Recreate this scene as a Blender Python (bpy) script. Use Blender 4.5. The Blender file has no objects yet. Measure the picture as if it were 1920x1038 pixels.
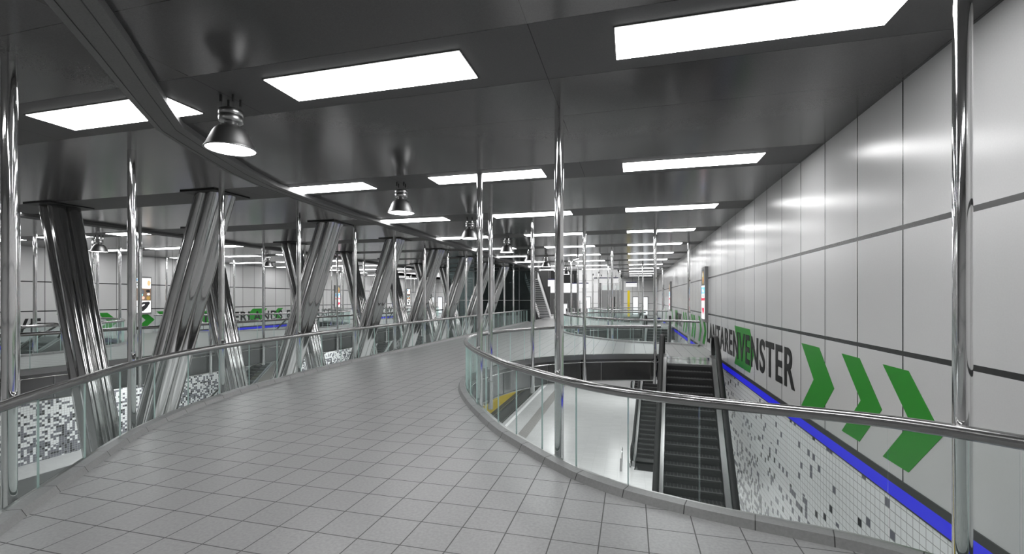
import bpy, bmesh, math, random
from mathutils import Vector, Matrix
from mathutils.geometry import tessellate_polygon
random.seed(7)
S = bpy.context.scene
COL = S.collection
R = math.radians
PI = math.pi

# ------------------------------------------------------------------ measures
WR = 3.15            # right wall plane
AX = -13.1           # mirror axis of the station
WL = 2*AX - WR       # left wall plane
CZ = 4.77            # ceiling height
PZ = -6.17           # platform level
BAY = 4.5
HOLE = 18.0
RZ = 1.11            # handrail height
SLAB = -0.92
YFAR = 61.0

# ------------------------------------------------------------------ node materials
MATS = {}
def newmat(name):
    m = bpy.data.materials.new(name); m.use_nodes = True
    m.node_tree.nodes.clear()
    MATS[name] = m
    return m, m.node_tree.nodes, m.node_tree.links
def out(n, l, sh):
    o = n.new('ShaderNodeOutputMaterial'); l.new(sh, o.inputs['Surface'])
def prin(n, col=(.5,.5,.5), rough=.5, metal=0, spec=.5):
    p = n.new('ShaderNodeBsdfPrincipled')
    p.inputs['Base Color'].default_value = (*col, 1)
    p.inputs['Roughness'].default_value = rough
    p.inputs['Metallic'].default_value = metal
    p.inputs['Specular IOR Level'].default_value = spec
    return p
def simple(name, col, rough=.5, metal=0, spec=.5, vary=.06, scale=6.0, emit=None, es=0):
    m, n, l = newmat(name)
    p = prin(n, col, rough, metal, spec)
    tc = n.new('ShaderNodeNewGeometry'); nz = n.new('ShaderNodeTexNoise'); nz.inputs['Scale'].default_value = scale
    nz.inputs['Detail'].default_value = 3
    l.new(tc.outputs['Position'], nz.inputs['Vector'])
    mr = n.new('ShaderNodeMapRange'); mr.inputs['To Min'].default_value = 1-vary; mr.inputs['To Max'].default_value = 1+vary
    l.new(nz.outputs['Fac'], mr.inputs['Value'])
    mx = n.new('ShaderNodeVectorMath'); mx.operation = 'SCALE'; mx.inputs[0].default_value = col
    l.new(mr.outputs['Result'], mx.inputs['Scale']); l.new(mx.outputs['Vector'], p.inputs['Base Color'])
    if emit:
        p.inputs['Emission Color'].default_value = (*emit, 1); p.inputs['Emission Strength'].default_value = es
    out(n, l, p.outputs['BSDF'])
    return m
def emission(name, col, st):
    m, n, l = newmat(name)
    e = n.new('ShaderNodeEmission'); e.inputs['Color'].default_value = (*col, 1); e.inputs['Strength'].default_value = st
    out(n, l, e.outputs['Emission']); return m
class NB:
    """small arithmetic helper over nodes"""
    def __init__(s, n, l): s.n, s.l = n, l
    def m(s, op, a, b=None, c=None):
        q = s.n.new('ShaderNodeMath'); q.operation = op
        for i, v in enumerate((a, b, c)):
            if v is None: continue
            if isinstance(v, (int, float)): q.inputs[i].default_value = v
            else: s.l.new(v, q.inputs[i])
        return q.outputs[0]
    def pos(s):
        g = s.n.new('ShaderNodeNewGeometry'); x = s.n.new('ShaderNodeSeparateXYZ')
        s.l.new(g.outputs['Position'], x.inputs[0]); return g.outputs['Position'], x.outputs
    def line(s, v, period, offset, width):
        """1 on grid lines of the given period"""
        t = s.m('DIVIDE', s.m('SUBTRACT', v, offset), period)
        f = s.m('ABSOLUTE', s.m('SUBTRACT', s.m('FRACT', s.m('ADD', t, .5)), .5))
        return s.m('LESS_THAN', f, width/2/period)
    def band(s, v, c, width):
        return s.m('LESS_THAN', s.m('ABSOLUTE', s.m('SUBTRACT', v, c)), width/2)
    def cell(s, v, period, offset): return s.m('FLOOR', s.m('DIVIDE', s.m('SUBTRACT', v, offset), period))
    def white(s, a, b, c=0.0):
        cb = s.n.new('ShaderNodeCombineXYZ')
        for i, v in enumerate((a, b, c)):
            if isinstance(v, (int, float)): cb.inputs[i].default_value = v
            else: s.l.new(v, cb.inputs[i])
        w = s.n.new('ShaderNodeTexWhiteNoise'); w.noise_dimensions = '3D'; s.l.new(cb.outputs[0], w.inputs['Vector'])
        return w.outputs['Value']
    def mix(s, f, a, b):
        q = s.n.new('ShaderNodeMix'); q.data_type = 'RGBA'
        if isinstance(f, (int, float)): q.inputs[0].default_value = f
        else: s.l.new(f, q.inputs[0])
        for i, v in ((6, a), (7, b)):
            if isinstance(v, tuple): q.inputs[i].default_value = (*v, 1)
            else: s.l.new(v, q.inputs[i])
        return q.outputs[2]
    def noise(s, vec, scale, detail=3):
        q = s.n.new('ShaderNodeTexNoise'); q.inputs['Scale'].default_value = scale; q.inputs['Detail'].default_value = detail
        s.l.new(vec, q.inputs['Vector']); return q.outputs['Fac']
    def grey(s, v):
        q = s.n.new('ShaderNodeCombineColor')
        for i in range(3): s.l.new(v, q.inputs[i])
        return q.outputs[0]

def floor_mat(name, base, px, py, ox, oy, rough, gw=.011, grout=.10, vary=.10, rv=.05):
    m, n, l = newmat(name); b = NB(n, l); P, X = b.pos()
    g = b.m('MAXIMUM', b.line(X[0], px, ox, gw), b.line(X[1], py, oy, gw))
    cellv = b.white(b.cell(X[0], px, ox), b.cell(X[1], py, oy))
    fine = b.noise(P, 34, 4); coarse = b.noise(P, 1.1, 3)
    v = b.m('MULTIPLY', b.m('ADD', b.m('MULTIPLY', fine, vary*2), b.m('ADD', b.m('MULTIPLY', cellv, .05), b.m('MULTIPLY', coarse, .05))), 1.0)
    v = b.m('MULTIPLY', b.m('ADD', v, 1-vary-.05), base)
    col = b.mix(g, b.grey(v), (grout, grout, grout))
    p = prin(n, rough=rough); l.new(col, p.inputs['Base Color'])
    rr = b.m('ADD', b.m('MULTIPLY', cellv, rv), rough-rv/2)
    l.new(b.m('MAXIMUM', rr, b.m('MULTIPLY', g, .7)), p.inputs['Roughness'])
    bp = n.new('ShaderNodeBump'); bp.inputs['Strength'].default_value = .25; bp.inputs['Distance'].default_value = .004
    l.new(b.m('SUBTRACT', b.m('MULTIPLY', fine, .25), g), bp.inputs['Height']); l.new(bp.outputs[0], p.inputs['Normal'])
    out(n, l, p.outputs['BSDF']); return m

def wall_panel_mat(name='satin_panel'):
    m, n, l = newmat(name); b = NB(n, l); P, X = b.pos()
    up = b.m('GREATER_THAN', X[2], 0.0)
    seam = b.m('MAXIMUM', b.line(X[1], 1.125, 6.44, .026), b.m('MAXIMUM', b.band(X[2], 3.02, .06), b.band(X[2], 1.51, .06)))
    fine = b.noise(P, 60, 2)
    v = b.m('ADD', b.m('MULTIPLY', fine, .06), b.m('ADD', .57, b.m('MULTIPLY', b.white(b.cell(X[1], 1.125, 6.44), b.m('ADD', b.m('GREATER_THAN', X[2], 3.02), b.m('GREATER_THAN', X[2], 1.51))), .03)))
    col = b.mix(seam, b.grey(v), (.035, .036, .036))
    p = prin(n, rough=.24, spec=.5); l.new(col, p.inputs['Base Color'])
    bp = n.new('ShaderNodeBump'); bp.inputs['Strength'].default_value = .5; bp.inputs['Distance'].default_value = .006; bp.invert = True
    l.new(seam, bp.inputs['Height']); l.new(bp.outputs[0], p.inputs['Normal'])
    out(n, l, p.outputs['BSDF']); return m

def end_wall_mat(name='end_wall_panel'):
    m, n, l = newmat(name); b = NB(n, l); P, X = b.pos()
    seam = b.m('MAXIMUM', b.line(X[0], 1.3, .2, .035), b.line(X[2], 1.5, 0.02, .04))
    v = b.m('ADD', b.m('MULTIPLY', b.noise(P, 9), .05), .72)
    p = prin(n, rough=.35); l.new(b.mix(seam, b.grey(v), (.18, .18, .18)), p.inputs['Base Color'])
    out(n, l, p.outputs['BSDF']); return m

def mosaic_mat(name, ztop, zbot, lo, hi, T=.12):
    m, n, l = newmat(name); b = NB(n, l); P, X = b.pos()
    cy, cz = b.cell(X[1], T, 0), b.cell(X[2], T, 0)
    g = b.m('MAXIMUM', b.line(X[1], T, 0, .011), b.line(X[2], T, 0, .011))
    w = b.white(cy, cz, 3.1); w2 = b.white(cy, cz, 9.7)
    depth = b.m('DIVIDE', b.m('SUBTRACT', ztop, X[2]), ztop-zbot)
    # the darker tiles gather towards the bottom in loose clusters
    cb = n.new('ShaderNodeCombineXYZ'); l.new(cy, cb.inputs[0]); l.new(cz, cb.inputs[1])
    cl = b.noise(cb.outputs[0], .16, 2)
    th = b.m('ADD', lo, b.m('MULTIPLY', b.m('POWER', b.m('MAXIMUM', depth, 0.0), 1.5), hi))
    th = b.m('MULTIPLY', th, b.m('ADD', b.m('MULTIPLY', cl, 1.6), .2))
    dark = b.m('LESS_THAN', w, th)
    black = b.m('LESS_THAN', w2, .26)
    col = b.mix(dark, (.88, .89, .90), b.mix(black, (.16, .16, .19), (.025, .025, .03)))
    col = b.mix(g, col, (.42, .43, .43))
    p = prin(n, rough=.22); l.new(col, p.inputs['Base Color'])
    bp = n.new('ShaderNodeBump'); bp.inputs['Strength'].default_value = .4; bp.inputs['Distance'].default_value = .003; bp.invert = True
    l.new(g, bp.inputs['Height']); l.new(bp.outputs[0], p.inputs['Normal'])
    out(n, l, p.outputs['BSDF']); return m

def ceiling_mat(name='ceiling_panel'):
    m, n, l = newmat(name); b = NB(n, l); P, X = b.pos()
    # 1.125 m deep matt strips carry the lights; the wide panels between them are lacquered
    t = b.m('FRACT', b.m('ADD', b.m('DIVIDE', b.m('SUBTRACT', X[1], 4.753), BAY), .5))
    matt = b.m('LESS_THAN', b.m('ABSOLUTE', b.m('SUBTRACT', t, .5)), .5625/BAY)
    seam = b.m('MAXIMUM', b.line(X[1], 1.125, 4.19, .010), b.line(X[0], 4.063, -.95, .010))
    fine = b.noise(P, 90, 2)
    base = b.m('ADD', b.m('MULTIPLY', matt, .02), .075)
    base = b.m('MULTIPLY', base, b.m('ADD', b.m('MULTIPLY', fine, .5), .75))
    col = b.mix(seam, b.grey(base), (.012, .012, .012))
    p = prin(n, rough=.2, spec=.6); l.new(col, p.inputs['Base Color'])
    l.new(b.m('ADD', b.m('MULTIPLY', matt, .42), .17), p.inputs['Roughness'])
    out(n, l, p.outputs['BSDF']); return m

def glass_mat(name='clear_glass', tint=(.975, .995, .99), haze=.02):
    m, n, l = newmat(name)
    tr = n.new('ShaderNodeBsdfTransparent'); tr.inputs['Color'].default_value = (*tint, 1)
    gl = n.new('ShaderNodeBsdfGlossy'); gl.inputs['Roughness'].default_value = .02; gl.inputs['Color'].default_value = (.9, 1, .98, 1)
    fr = n.new('ShaderNodeFresnel'); fr.inputs['IOR'].default_value = 1.33
    b = NB(n, l); ge = n.new('ShaderNodeNewGeometry')
    ff = b.m('MULTIPLY', fr.outputs[0], b.m('SUBTRACT', 1.0, ge.outputs['Backfacing']))
    mx = n.new('ShaderNodeMixShader'); l.new(ff, mx.inputs[0]); l.new(tr.outputs[0], mx.inputs[1]); l.new(gl.outputs[0], mx.inputs[2])
    df = n.new('ShaderNodeBsdfDiffuse'); df.inputs['Color'].default_value = (.85, .95, .93, 1)
    m2 = n.new('ShaderNodeMixShader'); m2.inputs[0].default_value = haze  # diffuse share put in to lighten what shows through the glass
    l.new(mx.outputs[0], m2.inputs[1]); l.new(df.outputs[0], m2.inputs[2])
    out(n, l, m2.outputs[0]); return m

def metal_mat(name, col, rough, streak=0.0):
    m, n, l = newmat(name); b = NB(n, l); P, X = b.pos()
    p = prin(n, (col,)*3 if isinstance(col, float) else col, rough, 1.0)
    l.new(b.m('ADD', b.m('MULTIPLY', b.noise(P, 5, 2), .05), rough-.025), p.inputs['Roughness'])
    out(n, l, p.outputs['BSDF']); return m

M = dict(
    floor=floor_mat('grey_floor_tile', .29, .424, .43, .15, 4.04, .32, grout=.085, vary=.28, rv=.015),
    kerb=simple('kerb_stone', (.23,)*3, .35, vary=.2, scale=40),
    platform=floor_mat('white_platform_tile', .60, .62, .31, 0, 0, .25, grout=.38, vary=.04, rv=0.0),
    wall=wall_panel_mat(), endwall=end_wall_mat(),
    mosaic=mosaic_mat('mosaic_tile', -.3, PZ, .03, .80),
    mosaicR=mosaic_mat('mosaic_tile_right', -.3, PZ, .04, 1.0),
    ceiling=ceiling_mat(),
    bulk=simple('matt_grey_bulkhead', (.17,)*3, .6, vary=.25, scale=70),
    glass=glass_mat(), darkglass=glass_mat('smoked_glass', (.30, .34, .34), .02),
    edge=simple('green_glass_edge', (.64, .80, .77), .12, vary=.1),
    chrome=metal_mat('chrome', .88, .075), col=metal_mat('polished_column_steel', .60, .11),
    rail=metal_mat('handrail_steel', .36, .22), steel=metal_mat('brushed_steel', .42, .3),
    fascia=metal_mat('dark_fascia_steel', .22, .22),
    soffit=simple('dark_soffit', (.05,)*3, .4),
    black=simple('black_rubber', (.008,)*3, .5, spec=.25), blackpaint=simple('black_lettering', (.006,)*3, .45),
    green=simple('green_vinyl', (.018, .27, .018), .4, vary=.03),
    dark=simple('dark_trim', (.035,)*3, .5), cap=simple('black_cap_plate', (.008,)*3, .5),
    blue=simple('blue_light_band', (.012, .012, .36), .4, emit=(.012, .014, .8), es=.38),
    light=emission('light_panel', (1, 1, 1), 11.0), lamp=emission('lamp_disc', (1, 1, 1), 7.0),
    shade=metal_mat('lamp_shade_steel', .26, .42), step=simple('escalator_step', (.025,)*3, .4, vary=.3, scale=30),
    riser=simple('escalator_riser', (.018,)*3, .4), nose=simple('step_nosing', (.12,)*3, .35),
    plate=metal_mat('landing_plate_steel', .26, .13),
    track=simple('track_ballast', (.06,)*3, .8, vary=.5, scale=12), yellow=simple('yellow_paint', (.75, .56, .01), .45),
    whitel=simple('white_line_paint', (.9, .9, .9), .5), tact=None,
    grey=simple('mid_grey_paint', (.22,)*3, .45), pale=simple('pale_grey_panel', (.62,)*3, .45),
    white=simple('white_panel', (.85,)*3, .4), brown=simple('brown_wood', (.20, .075, .04), .5),
    sign=simple('glowing_white_panel', (.8,)*3, .4, emit=(1, 1, 1), es=.35),
    signblue=simple('dark_blue_sign', (.01, .012, .09), .4),
    day=emission('daylit_window', (.9, .95, 1), 1.0),
    darkstrip=simple('dark_floor_strip', (.07,)*3, .4),
)
def tact():
    m, n, l = newmat('ribbed_tactile_strip'); b = NB(n, l); P, X = b.pos()
    r = b.line(X[0], .08, 0, .035)
    p = prin(n, rough=.5); l.new(b.mix(r, (.20, .19, .18), (.33, .32, .31)), p.inputs['Base Color']); out(n, l, p.outputs['BSDF']); return m
M['tact'] = tact()

# ------------------------------------------------------------------ mesh helpers
class MB:
    def __init__(s): s.v, s.f, s.mi, s.mats, s.sm = [], [], [], [], []
    def slot(s, m):
        if m not in s.mats: s.mats.append(m)
        return s.mats.index(m)
    def add(s, vs, fs, m, smooth=False):
        o = len(s.v); k = s.slot(m); s.v += [tuple(v) for v in vs]
        for f in fs: s.f.append([o+i for i in f]); s.mi.append(k); s.sm.append(smooth)
    def box(s, x0, x1, y0, y1, z0, z1, m):
        vs = [(x, y, z) for z in (z0, z1) for y in (y0, y1) for x in (x0, x1)]
        s.add(vs, [(0,2,3,1),(4,5,7,6),(0,1,5,4),(2,6,7,3),(0,4,6,2),(1,3,7,5)], m)
    def obox(s, c, d, n, L, W, z0, z1, m):
        """box centred at c, length L along d, width W along n"""
        P = []
        for z in (z0, z1):
            for b_ in (-.5, .5):
                for a in (-.5, .5): P.append((c[0]+d[0]*L*a+n[0]*W*b_, c[1]+d[1]*L*a+n[1]*W*b_, z))
        s.add(P, [(0,2,3,1),(4,5,7,6),(0,1,5,4),(2,6,7,3),(0,4,6,2),(1,3,7,5)], m)
    def tube(s, pts, r, m, seg=12, cap=True, closed=False):
        pts = [Vector(p) for p in pts]; n = len(pts); rings = []
        prev = None
        for i, p in enumerate(pts):
            a = pts[max(i-1, 0)]; c = pts[min(i+1, n-1)]
            t = (c-a).normalized()
            if prev is None:
                u = t.cross(Vector((0,0,1)))
                if u.length < 1e-3: u = Vector((1,0,0))
                u.normalize()
            else:
                u = (prev - t*prev.dot(t)).normalized()
            prev = u; w = t.cross(u)
            rr = r[i] if isinstance(r, (list, tuple)) else r
            rings.append([p+(u*math.cos(2*PI*k/seg)+w*math.sin(2*PI*k/seg))*rr for k in range(seg)])
        vs = [v for ring in rings for v in ring]; fs = []
        for i in range(n-1):
            for k in range(seg):
                a = i*seg+k; b_ = i*seg+(k+1) % seg
                fs.append((a, a+seg, b_+seg, b_))
        s.add(vs, fs, m, True)
        if cap:
            s.add(rings[0], [tuple(range(seg))], m); s.add(rings[-1], [tuple(reversed(range(seg)))], m)
    def lathe(s, prof, c, m, seg=32):
        vs = []; fs = []
        for r, z in prof:
            for k in range(seg): vs.append((c[0]+r*math.cos(2*PI*k/seg), c[1]+r*math.sin(2*PI*k/seg), c[2]+z))
        for i in range(len(prof)-1):
            for k in range(seg):
                a = i*seg+k; b_ = i*seg+(k+1) % seg
                fs.append((a, b_, b_+seg, a+seg))
        s.add(vs, fs, m, True)
    def loft(s, curves, m, close=False, smooth=False):
        """quads between successive curves of equal point count"""
        n = len(curves[0]); vs = [p for c in curves for p in c]; fs = []
        k = len(curves)
        for j in range(k if close else k-1):
            for i in range(n-1):
                a = j*n+i; b_ = ((j+1) % k)*n+i
                fs.append((a, a+1, b_+1, b_))
        if close:
            fs.append(tuple(j*n for j in range(k))); fs.append(tuple(j*n+n-1 for j in reversed(range(k))))
        s.add(vs, fs, m, smooth)
    def poly(s, pts, m): s.add(pts, [tuple(range(len(pts)))], m)
    def prism(s, poly, z0, z1, mt, ms, mb_):
        """vertical prism over a simple (possibly concave) polygon"""
        tris = tessellate_polygon([[Vector((x, y, 0)) for x, y in poly]])
        n = len(poly)
        ar = sum(poly[i][0]*poly[(i+1) % n][1]-poly[(i+1) % n][0]*poly[i][1] for i in range(n))
        T = []
        for t in tris:
            (ax, ay), (bx, by), (cx, cy) = (poly[i] for i in t)
            T.append(t if (bx-ax)*(cy-ay)-(cx-ax)*(by-ay) > 0 else t[::-1])
        s.add([(x, y, z1) for x, y in poly], T, mt); s.add([(x, y, z0) for x, y in poly], [t[::-1] for t in T], mb_)
        vs = [(x, y, z0) for x, y in poly]+[(x, y, z1) for x, y in poly]
        fs = []
        for i in range(n):
            j = (i+1) % n
            fs.append((i, j, j+n, i+n) if ar > 0 else (j, i, i+n, j+n))
        s.add(vs, fs, ms)
    def build(s, name, parent=None, off=None):
        me = bpy.data.meshes.new(name)
        vs = s.v if off is None else [(a-off[0], b-off[1], c-off[2]) for a, b, c in s.v]
        me.from_pydata(vs, [], s.f)
        for m in s.mats: me.materials.append(m)
        me.polygons.foreach_set('material_index', s.mi); me.polygons.foreach_set('use_smooth', s.sm)
        me.update()
        o = bpy.data.objects.new(name, me); COL.objects.link(o)
        if parent is not None: o.parent = parent
        return o
def tag(o, label=None, cat=None, group=None, kind=None):
    if label: o['label'] = label
    if cat: o['category'] = cat
    if group: o['group'] = group
    if kind: o['kind'] = kind
    return o
def empty(name, loc, label, cat, group=None, rz=0):
    o = bpy.data.objects.new(name, None); COL.objects.link(o); o.location = loc; o.rotation_euler[2] = rz
    o.empty_display_size = .1
    return tag(o, label, cat, group)
def copy_tree(o, parent=None):
    c = o.copy(); COL.objects.link(c)
    if parent is not None: c.parent = parent
    for ch in list(o.children): copy_tree(ch, c)
    return c
def struct(mb, name): return tag(mb.build(name), kind='structure')
def mir(p): return (2*AX-p[0], *p[1:])
ORD = ['first','second','third','fourth','fifth','sixth','seventh','eighth','ninth','tenth','eleventh','twelfth','thirteenth','fourteenth','fifteenth']

def catmull(P, step):
    P = [Vector(p) for p in P]; Q = [P[0]*2-P[1]]+P+[P[-1]*2-P[-2]]; O = []
    for i in range(1, len(Q)-2):
        a, b_, c, d = Q[i-1:i+3]; n = 24
        for k in range(n):
            t = k/n
            O.append(.5*((2*b_)+(c-a)*t+(2*a-5*b_+4*c-d)*t*t+(3*b_-a-3*c+d)*t**3))
    O.append(P[-1])
    # even resampling
    L = [0]
    for i in range(1, len(O)): L.append(L[-1]+(O[i]-O[i-1]).length)
    n = max(2, int(round(L[-1]/step))); res = []; j = 0
    for k in range(n+1):
        s_ = L[-1]*k/n
        while j < len(L)-2 and L[j+1] < s_: j += 1
        f = (s_-L[j])/max(L[j+1]-L[j], 1e-9)
        res.append(O[j].lerp(O[j+1], min(max(f, 0), 1)))
    return res
def offset(C, w):
    """offset a 2D polyline by w towards its right-hand (void) side"""
    O = []
    for i, p in enumerate(C):
        a = C[max(i-1, 0)]; b_ = C[min(i+1, len(C)-1)]; d = (b_-a).normalized()
        O.append(Vector((p.x+d.y*w, p.y-d.x*w)))
    return O
def at(C, z): return [(p.x, p.y, z) for p in C]

# ------------------------------------------------------------------ plan curves (glass line)
H1 = [(3.02,4.02),(2.80,4.17),(2.56,4.36),(2.27,4.54),(1.93,4.68),(1.53,4.78),(1.10,4.88),(.72,4.98),(.01,5.24),(-.52,5.56),(-.94,5.95),(-1.38,6.42),
      (-1.96,7.08),(-2.54,7.92),(-3.12,8.85),(-3.70,9.95),(-4.06,10.9),(-4.26,11.8),(-4.24,12.8),(-3.92,14.2),(-3.29,15.5),(-2.5,16.4),
      (-1.59,17.02),(-.6,17.45),(.33,17.72),(1.08,17.84)]
EDGE = [(-9.27,58),(-9.27,40),(-9.27,26),(-9.27,19),(-9.27,15),(-9.24,12.5),(-9.05,10.2),(-8.84,8.5),(-8.45,7.1),(-8.05,6.1),(-7.62,5.3),(-7.1,4.55),
        (-6.58,3.85),(-6.0,3.06),(-5.3,2.2),(-4.3,1.1),(-3.2,.1),(-2.2,-1.2),(-1.5,-3.0),(-1.3,-6)]
c_h1 = catmull([(x, y) for x, y in H1], .25)
c_edge = catmull(EDGE, .3)
def shift(C, dy): return [Vector((p.x, p.y+dy)) for p in C]
def mirc(C): return [Vector((2*AX-p.x, p.y)) for p in reversed(C)]
holes = [shift(c_h1, HOLE*k) for k in range(3)]

# ------------------------------------------------------------------ decks
def deck_poly():
    P = [(p.x, p.y) for p in offset(c_edge, .04)]          # far -> near along the inner edge
    P.append((WR, -6.0))
    for h in holes:
        o = offset(h, .04)
        P.append((WR, o[0].y-.08)); P += [(p.x, p.y) for p in o]
        ye = o[-1].y+.02
        P += [(1.12, ye), (WR, ye)]
    P.append((WR, 58.0))
    return P
dp = deck_poly()
for side, pp in (('floor', dp), ('floor.001', [mir(p) for p in dp])):
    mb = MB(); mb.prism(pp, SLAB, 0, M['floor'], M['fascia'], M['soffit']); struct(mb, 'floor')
mb = MB(); mb.box(WL, WR, 58.0, YFAR, SLAB, -.002, M['floor']); struct(mb, 'floor')

def railing(C, label, dpane=.76, phase=.29):
    root = empty('glass_railing', (C[0].x, C[0].y, 0), label, 'railing'); off = (C[0].x, C[0].y, 0)
    # pane joints
    L = [0]
    for i in range(1, len(C)): L.append(L[-1]+(C[i]-C[i-1]).length)
    J = [0.0]
    if phase > 0: J.append(phase)
    while J[-1]+dpane*1.35 < L[-1]: J.append(J[-1]+dpane)
    J.append(L[-1]); n = len(J)-1
    def pt(s_):
        s_ = min(max(s_, 0), L[-1]); j = 0
        while j < len(L)-2 and L[j+1] < s_: j += 1
        f = (s_-L[j])/(L[j+1]-L[j]); return C[j].lerp(C[j+1], f)
    for k in range(n):
        a, b_ = J[k]+.005, J[k+1]-.005
        seg = [pt(a+(b_-a)*q/3) for q in range(4)]
        i_, o_ = offset(seg, -.009), offset(seg, .009)
        mb = MB()
        mb.loft([at(i_, -.06), at(i_, 1.075)], M['glass']); mb.loft([at(o_, 1.075), at(o_, -.06)], M['glass'])
        mb.loft([at(i_, 1.075), at(o_, 1.075)], M['edge']); mb.loft([at(o_, -.06), at(i_, -.06)], M['edge'])
        for q in (0, 3):
            mb.poly([(i_[q].x, i_[q].y, -.06), (i_[q].x, i_[q].y, 1.075), (o_[q].x, o_[q].y, 1.075), (o_[q].x, o_[q].y, -.06)], M['edge'])
        mb.build('glass_pane', root, off)
    mb = MB(); mb.tube(at(C, RZ), .057, M['rail'], 20)
    mb.build('handrail', root, off)
    mb = MB()
    i_, o_ = offset(C, -.035), offset(C, -.014)
    mb.loft([at(i_, .0), at(i_, .085), at(o_, .085), at(o_, .0)], M['steel'], True)
    i_, o_ = offset(C, .014), offset(C, .05)
    mb.loft([at(i_, -.10), at(i_, .06), at(o_, .06), at(o_, -.10)], M['steel'], True)
    mb.build('glazing_channel', root, off)
    mb = MB()
    a, b_, c = offset(C, -.19), offset(C, -.15), offset(C, -.036)
    mb.loft([at(a, .0), at(b_, .075), at(c, .085), at(c, 0)], M['kerb'], True)
    q_ = .2
    while q_ < L[-1]-.1:
        sg = [pt(q_), pt(q_+.01)]; a, b_, c = offset(sg, -.1905), offset(sg, -.1505), offset(sg, -.036)
        mb.loft([at(a, .0), at(b_, .0765), at(c, .0865)], M['dark']); q_ += .62
    mb.build('kerb', root, off)
    mb = MB(); f = offset(C, .062)
    mb.tube(at(f, -.2), .018, M['chrome'], 8); mb.tube(at(f, SLAB+.02), .02, M['steel'], 8)
    for k in range(0, n, 3):
        p = pt(L[-1]*k/n); q = offset([pt(L[-1]*k/n-.05), p, pt(L[-1]*k/n+.05)], .05)[1]
        mb.box(q.x-.01, q.x+.01, q.y-.01, q.y+.01, SLAB, -.2, M['steel'])
    mb.build('fascia_rail', root, off)
    return root
hn = ['nearest', 'middle', 'farthest']
for k, h in enumerate(holes):
    railing(h, f'curved glass railing with steel handrail round the {hn[k]} escalator opening by the right wall')
    railing(mirc(h), f'curved glass railing round the {hn[k]} escalator opening by the left wall')
railing(list(reversed([p for p in reversed(c_edge) if p.y < 41])), 'long glass railing along the left edge of the walkway, before the slanted columns', 1.02)
railing(mirc([p for p in c_edge if 2 < p.y < 41]), 'long glass railing of the opposite walkway, beyond the slanted columns', 1.02)

# ------------------------------------------------------------------ ceiling, walls, platform level
mb = MB(); mb.box(WL-.3, WR+.3, -7, 42.0, CZ, CZ+.25, M['ceiling']); mb.box(-1.2, WR+.3, 42.0, YFAR, CZ, CZ+.25, M['ceiling'])
mb.box(WL-.3, 2*AX+1.2, 42.0, YFAR, CZ, CZ+.25, M['ceiling']); struct(mb, 'ceiling')
mb = MB(); mb.box(2*AX+1.0, -1.0, 42.0, YFAR, 8.0, 8.2, M['pale']); struct(mb, 'ceiling')
mb = MB()
for x in (-1.2, 2*AX+1.0): mb.box(x, x+.2, 42, YFAR, CZ, 8, M['pale'])
struct(mb, 'wall_upper')
for s_, nm in ((1, 'wall_right'), (-1, 'wall_left')):
    X = WR if s_ > 0 else WL
    x0, x1 = (X, X+.3) if s_ > 0 else (X-.3, X)
    mb = MB()
    mb.box(x0, x1, -7, YFAR, -.02, CZ, M['wall'])
    mb.box(x0, x1, -7, YFAR, PZ-1, -.30, M['mosaicR'] if s_ > 0 else M['mosaic'])
    struct(mb, nm)
    xa, xb = (X-.015, X+.3) if s_ > 0 else (X-.3, X+.015)
    mb = MB(); mb.box(xa, xb, -7, YFAR, -.115, -.02, M['dark']); mb.box(xa, xb, -7, YFAR, -.30, -.28, M['dark']); struct(mb, 'trim_1' if s_ > 0 else 'trim_2')
    mb = MB(); mb.box(xa, xb, -7, YFAR, -.28, -.115, M['blue']); struct(mb, 'trim_3' if s_ > 0 else 'trim_4')
mb = MB(); mb.box(WL, WR, YFAR, YFAR+.3, PZ-1, 8, M['endwall']); struct(mb, 'wall_back')
mb = MB(); mb.box(WL, WR, -7.3, -7, PZ-1, CZ, M['wall']); struct(mb, 'wall_front')
# platforms, track beds and central pier
for s_ in (1, -1):
    f = (lambda a, b_: (a, b_)) if s_ > 0 else (lambda a, b_: (2*AX-b_, 2*AX-a))
    mb = MB(); mb.box(*f(-8.3, WR), -7, YFAR, PZ-.9, PZ, M['platform']); struct(mb, 'floor')
    mb = MB(); mb.box(*f(-8.02, -7.80), -7, YFAR, PZ-.01, PZ+.004, M['whitel']); struct(mb, 'trim_5')
    mb = MB(); mb.box(*f(-6.72, -6.05), -7, YFAR, PZ-.01, PZ+.005, M['tact']); struct(mb, 'trim_6')
    mb = MB(); mb.box(*f(-11.0, -8.3), -7, YFAR, PZ-1.0, PZ-.75, M['track']); struct(mb, 'floor')
    mb = MB(); mb.box(*f(-11.0, -10.72), -7, YFAR, PZ-.75, PZ-.02, M['yellow']); struct(mb, 'trim_7')
    for xr, w in ((-9.05, 'nearer the platform'), (-10.15, 'nearer the central wall')):
        mb = MB(); a, b_ = f(xr-.03, xr+.03)
        mb.box(a, b_, -7, YFAR, PZ-.66, PZ-.62, M['steel']); mb.box(a+.02, b_-.02, -7, YFAR, PZ-.73, PZ-.66, M['steel']); mb.box(a-.04, b_+.04, -7, YFAR, PZ-.755, PZ-.73, M['steel'])
        tag(mb.build('track_rail'), f"steel running rail of the {'right' if s_>0 else 'left'} track, the one {w}", 'rail')
mb = MB(); mb.box(-15.2, -11.0, -7, YFAR, PZ-1, -3.2, M['mosaic']); mb.box(-15.25, -10.95, -7, YFAR, -3.2, -3.1, M['grey']); struct(mb, 'wall_center')
mb = MB(); mb.box(-27.1, -23.6, 4, 20, PZ, PZ+.01, M['darkstrip']); struct(mb, 'trim_8')  # thin dark strip laid along the left platform floor

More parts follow.
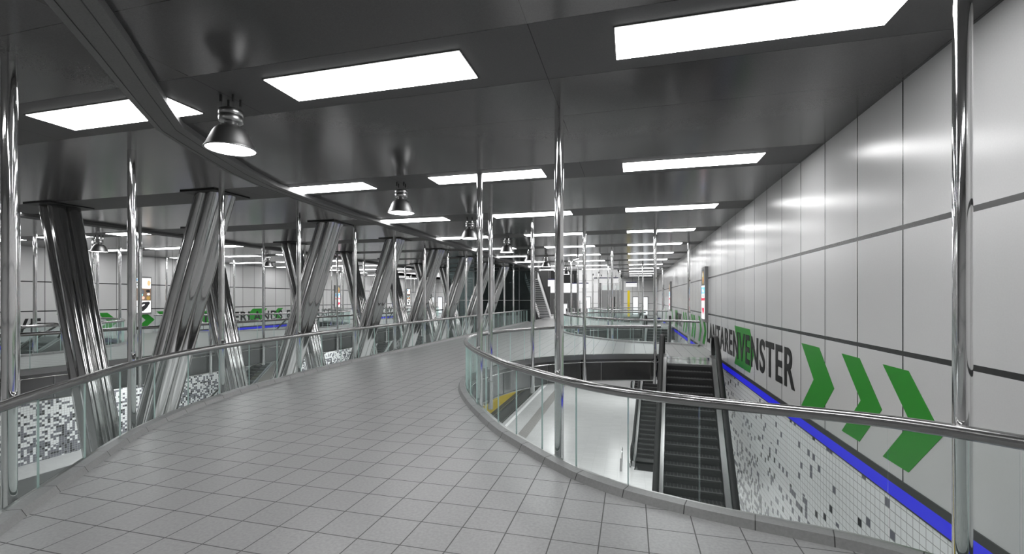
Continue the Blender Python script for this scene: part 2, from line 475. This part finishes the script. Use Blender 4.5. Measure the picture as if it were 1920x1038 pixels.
# curved bulkhead strip under the ceiling
A_ = [(-3.6,1.3),(-4.78,2.69),(-5.41,3.45),(-6.12,4.29),(-6.85,5.2),(-7.2,5.95),(-7.78,7.3),(-8.05,8.3),(-8.28,9.9),(-8.42,12),(-8.42,15),(-8.42,20),(-8.4,26),(-8.4,41.5)]
B_ = [(-3.2,1.45),(-4.34,2.8),(-4.8,3.37),(-5.5,4.18),(-6.4,5.25),(-6.7,5.9),(-7.38,7.5),(-7.68,8.5),(-7.85,9.9),(-8.02,12),(-8.05,15),(-8.05,20),(-8.05,26),(-8.05,41.5)]
for s_ in (1, -1):
    a = [Vector(p if s_ > 0 else mir(p)) for p in A_]; b_ = [Vector(p if s_ > 0 else mir(p)) for p in B_]
    ai = [p.lerp(q, .22) for p, q in zip(a, b_)]; bi = [p.lerp(q, .72) for p, q in zip(a, b_)]
    mb = MB(); mb.loft([at(a, CZ), at(a, 4.68), at(ai, 4.665), at(bi, 4.665), at(b_, 4.68), at(b_, CZ)], M['bulk'])
    for q in (ai, bi): mb.tube(at(q, 4.664), .006, M['dark'], 4)
    mb.poly([(a[0].x, a[0].y, CZ), (a[0].x, a[0].y, 4.68), (b_[0].x, b_[0].y, 4.68), (b_[0].x, b_[0].y, CZ)], M['bulk'])
    struct(mb, 'trim_9')

# ------------------------------------------------------------------ ceiling lights
mb = MB(); mb.box(-1.235, 1.235, -.295, .295, -.012, .004, M['light']); mb.box(-1.25, 1.25, -.31, .31, -.006, .004, M['dark'])
proto = mb.build('ceiling_light'); first = True
cols = [(1.085, 'column by the right wall', 13), (-2.98, 'second column from the right wall', 10), (-7.045, 'third column from the right wall', 10)]
rown = lambda k: ['above and behind the viewer', 'just behind the viewer', 'in the nearest row'][k+2] if k < 1 else f'in the {ORD[min(k,14)]} row ahead'
for x, txt, n in cols:
    for s_ in (1, -1):
        for k in range(-1, n-1):
            if s_ < 0 and k < 0: continue
            o = proto if first else proto.copy()
            if not first: COL.objects.link(o)
            first = False
            o.location = (x if s_ > 0 else 2*AX-x, 4.753+BAY*k, CZ-.002)
            t = txt if s_ > 0 else txt.replace('right wall', 'left wall')
            tag(o, f'rectangular ceiling light {rown(k)}, {t}', 'ceiling light', 'rectangular ceiling lights')

# ------------------------------------------------------------------ pendant lamps
def pendant():
    root = empty('pendant_lamp', (0, 0, 0), 'x', 'lamp', 'bell pendant lamps')   # origin at ceiling
    mb = MB(); prof = [(.13,-.385),(.155,-.40),(.185,-.43),(.215,-.48),(.245,-.55),(.275,-.62),(.292,-.655),(.302,-.67),(.306,-.682),(.29,-.684),(.262,-.63),(.20,-.47),(.12,-.40)]
    mb.lathe(prof, (0,0,0), M['shade']); mb.build('lamp_shade', root)
    mb = MB(); mb.lathe([(0,-.672),(.287,-.672)], (0,0,0), M['lamp']); mb.lathe([(.287,-.668),(0,-.668)], (0,0,0), M['shade']); mb.build('diffuser', root)
    mb = MB(); mb.lathe([(0,-.385),(.075,-.385),(.075,-.33),(.085,-.325),(0,-.325)], (0,0,0), M['steel']); mb.lathe([(0,-.40),(.13,-.395),(.13,-.382),(0,-.38)], (0,0,0), M['shade']); mb.build('neck', root)
    mb = MB(); mb.lathe([(0,-.328),(.13,-.328),(.14,-.318),(.14,-.248),(.135,-.243),(.135,-.238),(.14,-.233),(.14,-.175),(.13,-.165),(0,-.165)], (0,0,0), M['steel'], 40); mb.build('housing', root)
    for k in range(4):
        a = PI/4+k*PI/2+.25; x, y = .112*math.cos(a), .112*math.sin(a)
        mb = MB(); mb.tube([(x,y,-.17),(x,y,-.085)], .010, M['chrome'], 8); r = mb.build('rod', root)
        mb = MB(); mb.tube([(x,y,-.09),(x,y,0)], .016, M['dark'], 8); mb.build('end_tube', r)  # darker, thicker tube over the upper end of each rod
    return root
pl = pendant(); first = True
for x, t, ks in ((-5.01, 'over the walkway', range(0, 8)), (2*AX+5.01, 'over the opposite walkway', range(1, 8))):
    for k in ks:
        o = pl if first else copy_tree(pl); first = False
        o.location = (x, 4.753+BAY*k, CZ-.001)
        tag(o, f'steel bell-shaped pendant lamp {t}, {ORD[k] if x > -10 else ORD[k-1]} one from the viewer', 'lamp')

# ------------------------------------------------------------------ slanted columns
def slanted(top, bot):
    t, b_ = Vector(top), Vector(bot)
    root = empty('slanted_column', bot, 'x', 'column', 'slanted polished steel columns')
    ax = (t-b_); k = ax.x/ax.z
    mb = MB()
    for q in range(4):
        ca = PI/4+q*PI/2; cx, cy = .165*math.cos(ca)*1.414, .165*math.sin(ca)*1.414
        c = [(cx+.20*math.cos(ca+R(-104+208*i/28)), cy+.20*math.sin(ca+R(-104+208*i/28))) for i in range(29)]
        mb.loft([[(k*z+px, py, z) for px, py in c] for z in (ax.z-.012, 0.0)], M['col'], False, True)
    mb.build('shaft', root)
    mb = MB(); c = k*ax.z; mb.add([(c-.52,-.52,ax.z-.03),(c+.52,-.52,ax.z-.03),(c+.52,.52,ax.z-.03),(c-.52,.52,ax.z-.03),(c-.52,-.52,ax.z-.002),(c+.52,-.52,ax.z-.002),(c+.52,.52,ax.z-.002),(c-.52,.52,ax.z-.002)],
        [(3,2,1,0),(4,5,6,7),(0,1,5,4),(1,2,6,5),(2,3,7,6),(3,0,4,7)], M['cap']); mb.build('cap_plate', root)
    mb = MB(); mb.box(-.45, .45, -.45, .45, 0, .05, M['steel']); mb.build('base_plate', root)
    return root
ca = slanted((-10.03, 0, CZ), (-12.72, 0, -3.1)); cb = slanted((-15.5, 0, CZ), (-13.55, 0, -3.1))
for k in range(7):
    for o0, t in ((ca, 'near, right-leaning polished'), (cb, 'far, left-leaning polished')):
        o = o0 if k == 0 else copy_tree(o0)
        o.location.y = 9.08+4.46*k
        tag(o, f'{t} steel column of the {ORD[k]} V-shaped pair from the viewer', 'column')

# ------------------------------------------------------------------ chrome poles
def pole():
    root = empty('chrome_pole', (0,0,0), 'x', 'pole')
    mb = MB(); mb.tube([(0,0,-.2),(0,0,2),(0,0,CZ-.002)], .0625, M['chrome'], 32); mb.build('shaft', root)
    mb = MB(); mb.tube([(0,0,SLAB-.05),(0,0,-.18)], .072, M['chrome'], 28); mb.tube([(0,0,-.19),(0,0,-.175)], .078, M['steel'], 28); mb.build('end_tube', root)
    return root
pp = pole(); first = [True]
def place_pole(x, y, label, group):
    o = pp if first[0] else copy_tree(pp); first[0] = False
    o.location = (x, y, 0); tag(o, label, 'pole', group)
PH = [(2.61,4.50),(-.955,6.20),(-3.04,8.95),(-3.86,12.3),(-3.16,14.72),(-1.66,16.82),(.86,17.48)]
for k in range(3):
    for s_ in (1, -1):
        for i, (x, y) in enumerate(PH):
            q = (x, y+HOLE*k); q = q if s_ > 0 else mir(q)
            w = 'right' if s_ > 0 else 'left'
            t = ['beside the wall'] + [f'{ORD[j]} from that wall' for j in range(1, 7)]
            place_pole(*q, f'chrome pole round the {hn[k]} opening by the {w} wall, {t[i]}', f'chrome poles round the {hn[k]} {w} opening')
PE = [(-6.38,3.30),(-8.50,6.02),(-9.28,8.55)]+[(-9.43,11.28+2.79*k) for k in range(10)]
for s_ in (1, -1):
    for i, p in enumerate(PE):
        if s_ < 0 and i < 2: continue
        if s_ < 0: p = (p[0]+.05, p[1]+(.4 if i == 2 else .9))
        q = p if s_ > 0 else mir(p)
        t = 'along the left edge of the walkway' if s_ > 0 else 'along the opposite walkway edge'
        place_pole(*q, f'tall chrome pole {t}, {ORD[i] if s_ > 0 else ORD[i-2]} one from the viewer', 'chrome poles along the walkway edge' if s_ > 0 else 'chrome poles along the opposite walkway edge')

# ------------------------------------------------------------------ escalators
TAN = .63; HEAD = R(5.2); SW = .68
def escalator():
    """origin at the top comb line, local +y is the travel direction upwards"""
    root = empty('escalator', (0,0,0), 'x', 'escalator')
    run = .285; rise = run*TAN; n = int(-PZ/rise)
    for k in range(n):
        y1 = -.02-run*k; y0 = y1-run; z = -rise*(k+1)
        mb = MB()
        mb.box(-SW+.01, SW-.01, y0, y1, z-.05, z, M['step'])
        mb.box(-SW+.01, SW-.01, y1-.02, y1-.004, z, z+rise-.05, M['riser'])
        mb.box(-SW+.01, SW-.01, y0-.006, y0+.03, z-.012, z+.003, M['nose'])
        for q in range(-7, 8): mb.box(q*.088-.008, q*.088+.008, y0+.03, y1-.03, z, z+.004, M['nose'])
        mb.build('step', root)
    L = n*run
    def path(h, ext=.85):
        pts = []
        return pts
    zb = PZ
    for sx in (-1, 1):
        xs = sx*(SW+.005)
        # skirt and deck beside the steps
        mb = MB(); x0, x1 = sorted((xs, xs+sx*.13))
        prof = [(1.0,.0),(0,.0),(-L,-L*TAN),(-L-1.0,-L*TAN)]
        up, lo = .22, -.35
        a = [[(x, y, z+up) for y, z in prof] for x in (x0, x1)]; b_ = [[(x, y, z+lo) for y, z in prof] for x in (x1, x0)]
        mb.loft([a[0], a[1], b_[0], b_[1]], M['pale' if False else 'steel'], True)
        mb.build('skirt', root)
        # balustrade panel
        xg = xs+sx*.15
        mb = MB(); x0, x1 = sorted((xg-.008, xg+.008))
        top = [(.95,.82),(.5,.86),(0,.86)]+[(-L, .86-L*TAN), (-L-.6, .84-L*TAN)]
        low = [(.95,.1),(.5,.1),(0,.1)]+[(-L,.1-L*TAN),(-L-.6,.1-L*TAN)]
        T = [[(x, y, z) for y, z in top] for x in (x0, x1)]; B = [[(x, y, z) for y, z in low] for x in (x1, x0)]
        mb.loft([T[0], T[1], B[0], B[1]], M['glass'], True); mb.build('balustrade', root)
        # handrail: flat rubber loop
        mb = MB(); c = []
        for q in range(9):
            an = -PI/2+PI*q/8; c.append((.95+.36*math.cos(an), .48+.40*math.sin(an)))
        c += [(.4,.90),(0,.89),(-L,.89-L*TAN),(-L-.6,.87-L*TAN)]
        for q in range(9):
            an = PI/2+PI*q/8; c.append((-L-.6+.34*math.cos(an), .48-L*TAN+.39*math.sin(an)))
        w = .075
        def ring(dx, dn):
            R_ = []
            for i, (y, z) in enumerate(c):
                a = c[max(i-1,0)]; d = c[min(i+1,len(c)-1)]; t = Vector((d[0]-a[0], d[1]-a[1])).normalized()
                R_.append((xg+dx, y+t.y*dn, z-t.x*dn))
            return R_
        mb.loft([ring(-w,.0), ring(-w*.8,.03), ring(w*.8,.03), ring(w,.0), ring(w*.8,-.02), ring(-w*.8,-.02)], M['black'], True, True)
        mb.build('handrail', root)
        # outer cladding of the truss
        mb = MB(); x0, x1 = sorted((xg+sx*.01, xg+sx*.10))
        up = [(1.3,.16),(0,.16),(-L,.16-L*TAN),(-L-1.2,.16-L*TAN)]; lo_ = [(1.3,-.75),(0,-.75),(-L+1.2,-.75-(L-1.2)*TAN),(-L-1.2,-L*TAN-.01)]
        T = [[(x, y, z) for y, z in up] for x in (x0, x1)]; B = [[(x, y, z) for y, z in lo_] for x in (x1, x0)]
        mb.loft([T[0], T[1], B[0], B[1]], M['steel'], True); mb.build('cladding', root)
    mb = MB(); mb.box(-SW, SW, 0, 2.0, -.06, .006, M['plate']); mb.box(-SW, SW, -.02, .12, -.05, .012, M['nose']); mb.box(-SW, SW, 1.3, 1.34, 0, .009, M['dark']); mb.build('landing_plate', root)
    mb = MB(); mb.box(-SW, SW, -L-1.4, -L+.1, PZ-.02, PZ+.01, M['plate']); mb.build('lower_plate', root)
    mb = MB(); W = SW+.14
    lo_ = [[(x, y, z) for y, z in [(1.9,-.12),(1.9,-.75),(0,-.75),(-L+1.2,-.75-(L-1.2)*TAN),(-L-.3,-L*TAN+.0),(-L,-L*TAN-.3+.31),(0,-.3)]] for x in (-W, W)]
    n_ = 7
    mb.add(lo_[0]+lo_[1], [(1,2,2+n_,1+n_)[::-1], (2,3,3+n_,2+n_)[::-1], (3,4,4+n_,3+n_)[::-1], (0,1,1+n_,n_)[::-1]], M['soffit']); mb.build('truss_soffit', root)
    return root
es = escalator(); firste = True
for s_ in (1, -1):
    for k in range(3):
        o = es if firste else copy_tree(es)
        firste = False
        cx, cy = 1.83, 15.84+HOLE*k
        if s_ > 0: o.location = (cx, cy, 0); o.rotation_euler = (0, 0, -HEAD)
        else: o.location = (2*AX-cx, cy, 0); o.rotation_euler = (0, 0, HEAD)
        tag(o, f'black stepped escalator rising through the {hn[k]} opening beside the {"right" if s_>0 else "left"} wall', 'escalator')

# ------------------------------------------------------------------ wall graphics
def lettering(body, wall, y0, y1, z0, z1, label):
    cu = bpy.data.curves.new('txt', 'FONT'); cu.body = body; cu.size = 1; cu.extrude = .004; cu.offset = .020; cu.space_character = 1.12
    t = bpy.data.objects.new('txt', cu); COL.objects.link(t)
    me = bpy.data.meshes.new_from_object(t); bpy.data.objects.remove(t)
    xs = [v.co.x for v in me.vertices]; ys = [v.co.y for v in me.vertices]
    a, b_, c, d = min(xs), max(xs), min(ys), max(ys)
    for v in me.vertices:
        u = (v.co.x-a)/(b_-a); w = (v.co.y-c)/(d-c); h = v.co.z
        v.co = ((WR-.008-h) if wall > 0 else (WL+.008+h), y0+(y1-y0)*u, z0+(z1-z0)*w)
    me.materials.clear(); me.materials.append(M['blackpaint'])
    o = bpy.data.objects.new('painted_lettering', me); COL.objects.link(o)
    tag(o, label, 'lettering')
def chevron(wall, y, w, label, tip=.60, point=1, z0=.13, z1=1.32):
    """y = tail end, runs towards the reader's right; point = -1 mirrors it"""
    sg = -1 if wall > 0 else 1
    zm = (z0+z1)/2
    pts = [(0, z1), (w, z1), (w+tip, zm), (w, z0), (0, z0), (tip, zm)]
    if point < 0: pts = [(w+tip-a, b_) for a, b_ in pts]
    X = WR if wall > 0 else WL; s = -1 if wall > 0 else 1
    mb = MB()
    F = [(X+s*.005, y+sg*a, b_) for a, b_ in pts]; B = [(X+s*.0005, y+sg*a, b_) for a, b_ in pts]
    n = 6
    mb.add(F+B, [(0,1,2,5), (5,2,3,4), (6,11,8,7), (11,10,9,8)]+[(i, i+n, (i+1) % n+n, (i+1) % n) for i in range(n)], M['green'])
    tag(mb.build('green_chevron'), label, 'wall graphic', 'green wall chevrons')
rw = 'right wall'
lettering('LANTARENVENSTER', 1, 20.8, 10.12, .32, 1.16, 'big black LANTARENVENSTER lettering on the right wall')
lettering('NIEUWE', 1, 35.0, 31.0, .32, 1.16, 'distant black lettering on the right wall past the narrow poster')
lettering('NEDERLANDS FOTOMUSEUM', -1, 25.67, 41.4, .33, 1.15, 'black NEDERLANDS FOTOMUSEUM lettering on the left wall')
lettering('NIEUW', -1, 47.2, 51.9, .33, 1.15, 'distant black lettering ending in UW on the left wall')
lettering('NIEUWE', -1, 12.6, 16.4, .33, 1.15, 'black lettering ending in E at the left frame edge on the left wall')
chevron(1, 9.77, .84, f'wide green chevron on the {rw} right after the final R of the lettering')
chevron(1, 8.06, .56, f'middle green chevron of the three nearest on the {rw}')
chevron(1, 6.88, .56, f'largest-looking green chevron on the {rw}, beside the tall chrome pole')
chevron(1, 15.55, 1.9, f'wide green arrow behind the letters VEN on the {rw}', tip=.47)
for y, w, t in ((22.15,.56,'just past the narrow poster'),(23.5,.56,'second past the narrow poster'),(25.35,.56,'third past the narrow poster'),(26.2,.56,'fourth past the narrow poster'),
              (29.0,.56,'fifth past the narrow poster'),(30.2,.56,'sixth past the narrow poster'),(35.3,1.6,'wide one behind distant letters'),(38.4,.56,'just past the distant letters'),(44.9,.56,'farthest one near the last railing')):
    chevron(1, y, w, f'green chevron on the {rw}, {t}')
for y, w, t, pt in ((17.04,.56,'beside the letter E at the frame edge',1),(18.9,.56,'behind the first slanted column',1),(21.0,.56,'under the wide poster',1),(22.26,.56,'just right of the wide poster',1),(25.2,.7,'behind the letter N of the lettering',-1),
              (29.3,1.5,'behind the letters LA',-1),(32.0,.6,'behind the letter D',-1),(44.0,.56,'just after the museum lettering',1),(45.2,.5,'second after the museum lettering',1),(52.9,.7,'after the letters UW',1),(54.4,.6,'farthest one',1)):
    chevron(-1, y, w, f'green chevron on the left wall, {t}', point=pt, z0=.30, z1=1.34)

# ------------------------------------------------------------------ posters in light boxes
pc = {}
def pcol(name, c):
    if name not in pc: pc[name] = simple('poster_'+name, c, .5, emit=c, es=.9)
    return pc[name]
def poster(wall, y, kind, label, w=.93):
    X = WR if wall > 0 else WL; s = -1 if wall > 0 else 1
    root = empty('poster_light_box', (X, y, 1.15), label, 'poster'); off = (X, y, 1.15)
    z0, z1 = 1.17, 3.52
    mb = MB(); mb.box(min(X+s*.13, X), max(X+s*.13, X), y-w/2, y+w/2, z0, z1, M['grey']); mb.build('frame', root, off)
    def flat(pts, m, lv):
        return [(X+s*(.131+.002*lv), y-s*(-1)*a if False else y+s*a, z0+b_) for a, b_ in pts]
    mb = MB()
    def R4(a0, a1, b0, b1, m, lv=0):
        P = flat([(a0,b0),(a1,b0),(a1,b1),(a0,b1)], m, lv); mb.poly(P, m)
    def G(pts, m, lv=2): mb.poly(flat(pts, m, lv), m)
    def ell(cx, cy, rx, ry, m, lv=2): G([(cx+rx*math.cos(2*PI*k/20), cy+ry*math.sin(2*PI*k/20)) for k in range(20)], m, lv)
    W = w/2-.05
    white = pcol('white', (.9,.9,.9)); black = pcol('black', (.01,.01,.012)); red = pcol('red', (.75,.03,.07)); lb = pcol('sky_blue', (.14,.45,.85))
    if kind == 0:
        R4(-W, W, .12, 2.25, white)
        R4(-W, W, .86, 1.62, pcol('brown', (.14,.09,.06)), 1)
        ell(-.18, 1.22, .13, .10, pcol('turquoise', (.25,.62,.66))); ell(-.08, 1.40, .10, .14, pcol('slate', (.08,.09,.11)))
        ell(-.22, .98, .10, .08, pcol('rust', (.40,.10,.03))); ell(-.05, 1.03, .10, .10, pcol('skin', (.62,.42,.34))); ell(.28, 1.26, .09, .07, white); ell(.27, 1.02, .12, .12, pcol('ochre', (.28,.17,.04))); ell(.25,1.45,.13,.08, black)
        G([(-W,.5),(-.05,.78),(.30,.80),(W-.03,.72),(.20,.42),(-.05,.18),(-.22,.28)], black); G([(-.25,.50),(.02,.66),(.06,.60),(-.15,.46)], white, 3)
        G([(-W,1.93),(-.12,1.93),(-.12,2.22),(-.2,2.2),(-.28,2.05),(-W,2.0)], black); G([(-W,2.08),(-.25,2.08),(-.2,2.2),(-W,2.2)], lb, 1); ell(-.35,1.78,.05,.05, black)
        ell(.30, 1.95, .10, .18, pcol('tan', (.62,.36,.18)))
    else:
        R4(-W, W, .12, 2.25, white)
        R4(-W, W, 1.55, 2.25, pcol('dark_grey', (.05,.055,.06)), 1)
        ell(0, 1.88, .22, .30, pcol('gold', (.34,.24,.08))); ell(-.08, 2.02, .08, .10, pcol('cream', (.8,.75,.62)), 3); ell(.08,1.78,.1,.08, pcol('rust', (.40,.10,.03)), 3)
        R4(-W, W, 1.20, 1.48, lb, 1); ell(-.1,1.34,.12,.08, white, 3); ell(.2,1.3,.08,.05, white, 3)
        ell(.0, 1.10, .14, .03, black); R4(-W, W, .90, 1.02, red, 1); R4(-.2, .1, .70, .74, pcol('faint_red', (.8,.35,.38)), 1)
        G([(-.3,.60),(.3,.60),(.3,.46),(.05,.28),(-.3,.48)], red); R4(-.03,.03,.16,.3, black, 1)
    mb.build('poster_sheet', root, off)
    return root
poster(1, 21.06, 1, 'narrow-looking white, red and blue poster box on the right wall above the lettering')
poster(-1, 21.4, 0, 'wide poster with brown photograph and black shape on the left wall')
poster(-1, 40.7, 1, 'red, white and blue poster box on the left wall above the museum lettering')
poster(1, 38.8, 1, 'small distant poster box on the right wall above the farthest chevrons')
poster(1, 47.5, 0, 'farthest poster box on the right wall near the end wall')
poster(-1, 56.0, 0, 'farthest poster box on the left wall between the distant slanted columns')

# ------------------------------------------------------------------ platform things seen through the opening
t = empty('platform_barrier', (-.42, 22.6, PZ), 'bent steel tube barrier at the foot of the far escalator on the platform', 'barrier')
mb = MB(); mb.tube([(0,0,0),(0,0,.8),(0,.06,.93),(0,.16,.98),(0,.5,.98),(0,.62,.9),(0,.66,.78),(0,.66,0)], .025, M['chrome'], 10); mb.build('tube', t)
mb = MB(); mb.box(-.006,.006,.05,.6,.15,.7,M['glass']); mb.build('glass_panel', t)
mb = MB(); mb.box(-.10,.0,-.12,.05,0,.62,M['steel']); mb.build('post', t)
# drum lamps hung below the decks
def drum(x, y, z, label):
    t = empty('drum_lamp', (x, y, SLAB), label, 'lamp')
    mb = MB(); mb.lathe([(0,0),(.3,0),(.34,-.02),(.34,-.42),(.30,-.44),(.30,-.40),(0,-.38)], (0,0,z-SLAB+.45), M['shade'], 28); mb.build('lamp_shade', t)
    mb = MB(); mb.tube([(0,0,0),(0,0,z-SLAB+.45)], .02, M['steel'], 8); mb.build('stem', t)
drum(-24.6, 12.6, -2.45, 'ribbed steel drum lamp hanging under the opposite walkway before the mosaic wall')
drum(-7.2, 38.5, -3.5, 'steel drum lamp hanging over the track under the walkway seen through the opening')

# ------------------------------------------------------------------ far end: glass screen, stairs, gates, lift, signs
t = empty('glass_screen', (-8.6, 41.2, 0), 'tall dark glass screen wall closing the void beyond the slanted columns', 'glass screen')
for k in range(6):
    mb = MB(); x1 = -k*1.5; mb.box(x1-1.49, x1-.01, -.01, .01, SLAB-2, CZ-.01, M['darkglass']); mb.build('glass_pane', t)
for k in range(7):
    mb = MB(); mb.box(-k*1.5-.03, -k*1.5+.03, -.06, .06, SLAB-2, CZ-.01, M['steel']); mb.build('mullion', t)
mb = MB(); mb.box(-9, 0, -.05, .05, 1.95, 2.02, M['steel']); mb.build('transom', t)
mb = MB(); mb.box(-17.6, -8.7, 50, 50.2, PZ, CZ+3, M['soffit']); struct(mb, 'wall_dark_backing')  # dark backing stands in for the dark void behind the glass
t = empty('staircase', (-9.0, 48.0, 0), 'pale staircase rising to the ceiling behind the glass screen', 'staircase')
for sx in (-.62, .62):
    mb = MB(); c = [[(x, y, z) for y, z in ((.3,0),(-6.6,3.95),(-6.6,4.6),(.0,.75),(.3,.5))] for x in (sx-.03, sx+.03)]
    n = 5; mb.add(c[0]+c[1], [(0,1,2,3,4)[::-1], (5,6,7,8,9)]+[(i, (i+1) % n, (i+1) % n+n, i+n) for i in range(n)], M['white']); mb.build('stringer', t)
for k in range(22):
    mb = MB(); mb.box(-.59,.59,-.3*k-.3,-.3*k,.18*k+.12,.18*k+.2,M['pale']); mb.build('step', t)
mb = MB(); mb.tube([(.62,.2,1.3),(.62,-6.2,5.0-.02-.3)], .03, M['black'], 8); mb.build('handrail', t)
# side railing by the stairs
mb = MB(); t = empty('stair_foot_gate', (-7.9, 47.5, 0), 'dark perforated gate panel at the foot of the staircase', 'gate')
mb = MB(); mb.box(0,1.0,0,.06,0,2.1,M['grey']); mb.build('panel', t)
for a in range(5):
    for b_ in range(8):
        pass
mb = MB()
for a in range(4):
    for b_ in range(7): mb.box(.12+a*.22,.24+a*.22,-.01,.0,.2+b_*.27,.36+b_*.27,M['black'])
tag(mb.build('perforation', t), kind='stuff')
# black and white panelled kiosk front on the end wall
def block(name, x0, x1, y0, y1, z0, z1, m, label, cat):
    mb = MB(); mb.box(x0-x0, x1-x0, 0, y1-y0, 0, z1-z0, m); o = mb.build(name); o.location = (x0, y0, z0); return tag(o, label, cat)
for s_, w in ((1, 'right'), (-1, 'left')):
    f = (lambda a, b_: (a, b_)) if s_ > 0 else (lambda a, b_: (2*AX-b_, 2*AX-a))
    a, b_ = f(-10.6, -7.0); block('wall_board', a, b_, YFAR-.25, YFAR-.001, 4.25, 6.2, M['black'], f'black upper board on the end wall, {w} half', 'board')
    a, b_ = f(-10.6, -7.0); block('wall_board', a, b_, YFAR-.3, YFAR-.001, 2.95, 4.2, M['sign'], f'bright white board on the end wall, {w} half', 'board')  # white wall panel glows to stand in for the light on it
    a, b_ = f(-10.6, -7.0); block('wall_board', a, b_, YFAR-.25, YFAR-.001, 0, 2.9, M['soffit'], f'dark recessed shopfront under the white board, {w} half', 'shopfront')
    for i, x in enumerate((-9.9, -8.9, -5.9, -3.9, .2, 1.4)):
        a, b_ = f(x, x+.75)
        t = empty('glazed_door', (a, YFAR-.34 if i < 2 else YFAR-.06, 0), f'bright glazed door in the end wall, {w} half, {ORD[i]} one from the axis', 'door')
        mb = MB(); mb.box(0, b_-a, 0, .05, 0, 2.4 if i > 1 else 1.5, M['grey']); mb.build('frame', t)
        mb = MB(); mb.box(.07, b_-a-.07, -.01, 0, .08, 2.3 if i > 1 else 1.4, M['day']); mb.build('pane', t)
def gate(label):
    t = empty('ticket_gate', (0,0,0), label, 'ticket gate', 'ticket gates')
    mb = MB(); mb.box(-.12,.12,-.5,.5,0,.95,M['grey']); mb.build('cabinet', t)
    mb = MB(); mb.box(-.02,.02,-.1,.1,.95,1.9,M['glass']); mb.box(-.03,.03,-.12,-.1,.95,1.9,M['dark']); mb.build('flap', t)
    mb = MB(); mb.box(-.05,.05,-.53,-.5,.6,.85,M['black']); mb.build('reader', t)
    return t
g0 = gate('x')
for k in range(6):
    o = g0 if k == 0 else copy_tree(g0)
    o.location = (-8.4+.78*k, 56.0, 0); tag(o, f'grey ticket gate in the distant row, {ORD[k]} from the left', 'ticket gate')
t = empty('glass_lift', (-2.25, 55.4, 0), 'grey lift tower with dark door slots in the distance', 'lift')
mb = MB(); mb.box(-1.15,1.15,0,2,0,3.15,M['grey']); mb.build('shaft_cladding', t)
for x in (-.45, -.1, .3): 
    mb = MB(); mb.box(x,x+.12,-.03,0,.05,2.35,M['black'] if x != -.1 else M['white']); mb.build('door_slot', t)
for x in (-1.4, 1.2):
    mb = MB(); mb.box(x,x+.22,-.1,.15,0,CZ-.01,M['dark'] if x < 0 else M['steel']); mb.build('corner_post', t)
mb = MB(); mb.box(-1.15,1.15,.1,.2,3.15,3.75,M['glass']); mb.build('glass_parapet', t)
block('yellow_pillar', -.40, -.12, 55.5, 55.8, 0, 3.1, M['yellow'], 'slim yellow pillar beside the distant lift', 'pillar')
for i, (x0, x1, y, z0, z1, b0) in enumerate(((-3.6,-1.2,46,3.72,4.15,.1),(-.5,.6,48,3.35,3.75,.08),(-6.2,-4.4,49,3.3,3.75,.1),(-6.9,-6.1,38.5,3.2,3.75,.0))):
    t = empty('hanging_sign', ((x0+x1)/2, y, z1), f'white hanging sign with blue edge, {["above the lift","right of the lift","left of the lift","small one nearest, above the walkway"][i]}', 'sign'); h = (x1-x0)/2
    mb = MB(); mb.box(-h,h,-.05,.05,z0-z1,0,M['sign']); mb.build('sign_face', t)
    mb = MB(); mb.box(-h,h,-.06,.06,0,.10,M['signblue']); mb.build('blue_edge', t)
    for sx in (-.8, .8):
        mb = MB(); mb.tube([(sx*h,0,.1),(sx*h,0,CZ-z1-.001)], .015, M['steel'], 6); mb.build('hanger', t)
for x, y, z, tx in ((-2.1,18.5,3.72,'nearer'),(-1.6,24.6,3.30,'farther')):
    t = empty('security_camera', (x, y, CZ), f'white security camera on a thin ceiling rod, the {tx} one', 'security camera')
    mb = MB(); mb.tube([(0,0,0),(0,0,z-CZ+.06)], .014, M['black'], 8); mb.build('rod', t)
    mb = MB(); mb.tube([(.05,.02,z-CZ+.04),(-.17,-.08,z-CZ-.04)], .05, M['white'], 12); mb.build('camera_body', t)
    mb = MB(); mb.tube([(-.16,-.077,z-CZ-.037),(-.19,-.09,z-CZ-.047)], .04, M['black'], 12); mb.build('lens', t)

# ------------------------------------------------------------------ unseen area lights added to brighten the lower level and far hall
def area(x, y, z, sx, sy, p, rx=0):
    L = bpy.data.lights.new('lamp', 'AREA'); L.shape = 'RECTANGLE'; L.size = sx; L.size_y = sy; L.energy = p
    o = bpy.data.objects.new('fill_light', L); COL.objects.link(o); o.location = (x, y, z); o.rotation_euler = (rx, 0, 0)
for s_ in (1, -1):
    for y in (6, 17, 28, 39):
        for x in (-6.4, ):
            area(x if s_ > 0 else 2*AX-x, y, SLAB-.1, 1.2, 7, 180)
    for y in (2.0, 20.0, 38.0): area((.3 if s_ > 0 else 2*AX-.3), y, SLAB-.1, 4, 2.0, 230)
area(AX, 52, 7.6, 20, 12, 3000)

w = bpy.data.worlds.new('World'); S.world = w; w.use_nodes = True
w.node_tree.nodes['Background'].inputs[0].default_value = (.8, .85, .9, 1); w.node_tree.nodes['Background'].inputs[1].default_value = .05

# ------------------------------------------------------------------ camera
cam = bpy.data.cameras.new('Camera'); co = bpy.data.objects.new('Camera', cam); COL.objects.link(co)
cam.sensor_width = 36; cam.sensor_fit = 'HORIZONTAL'; cam.lens = 850/1920*36; cam.shift_y = 40/1920; cam.clip_start = .05; cam.clip_end = 300
co.location = (0, 0, 2.17); co.rotation_euler = (R(90), 0, R(14.7))
S.camera = co
S.view_settings.view_transform = 'Standard'; S.view_settings.look = 'None'; S.view_settings.gamma = 1
S.view_settings.use_curve_mapping = False; S.view_settings.exposure = .4
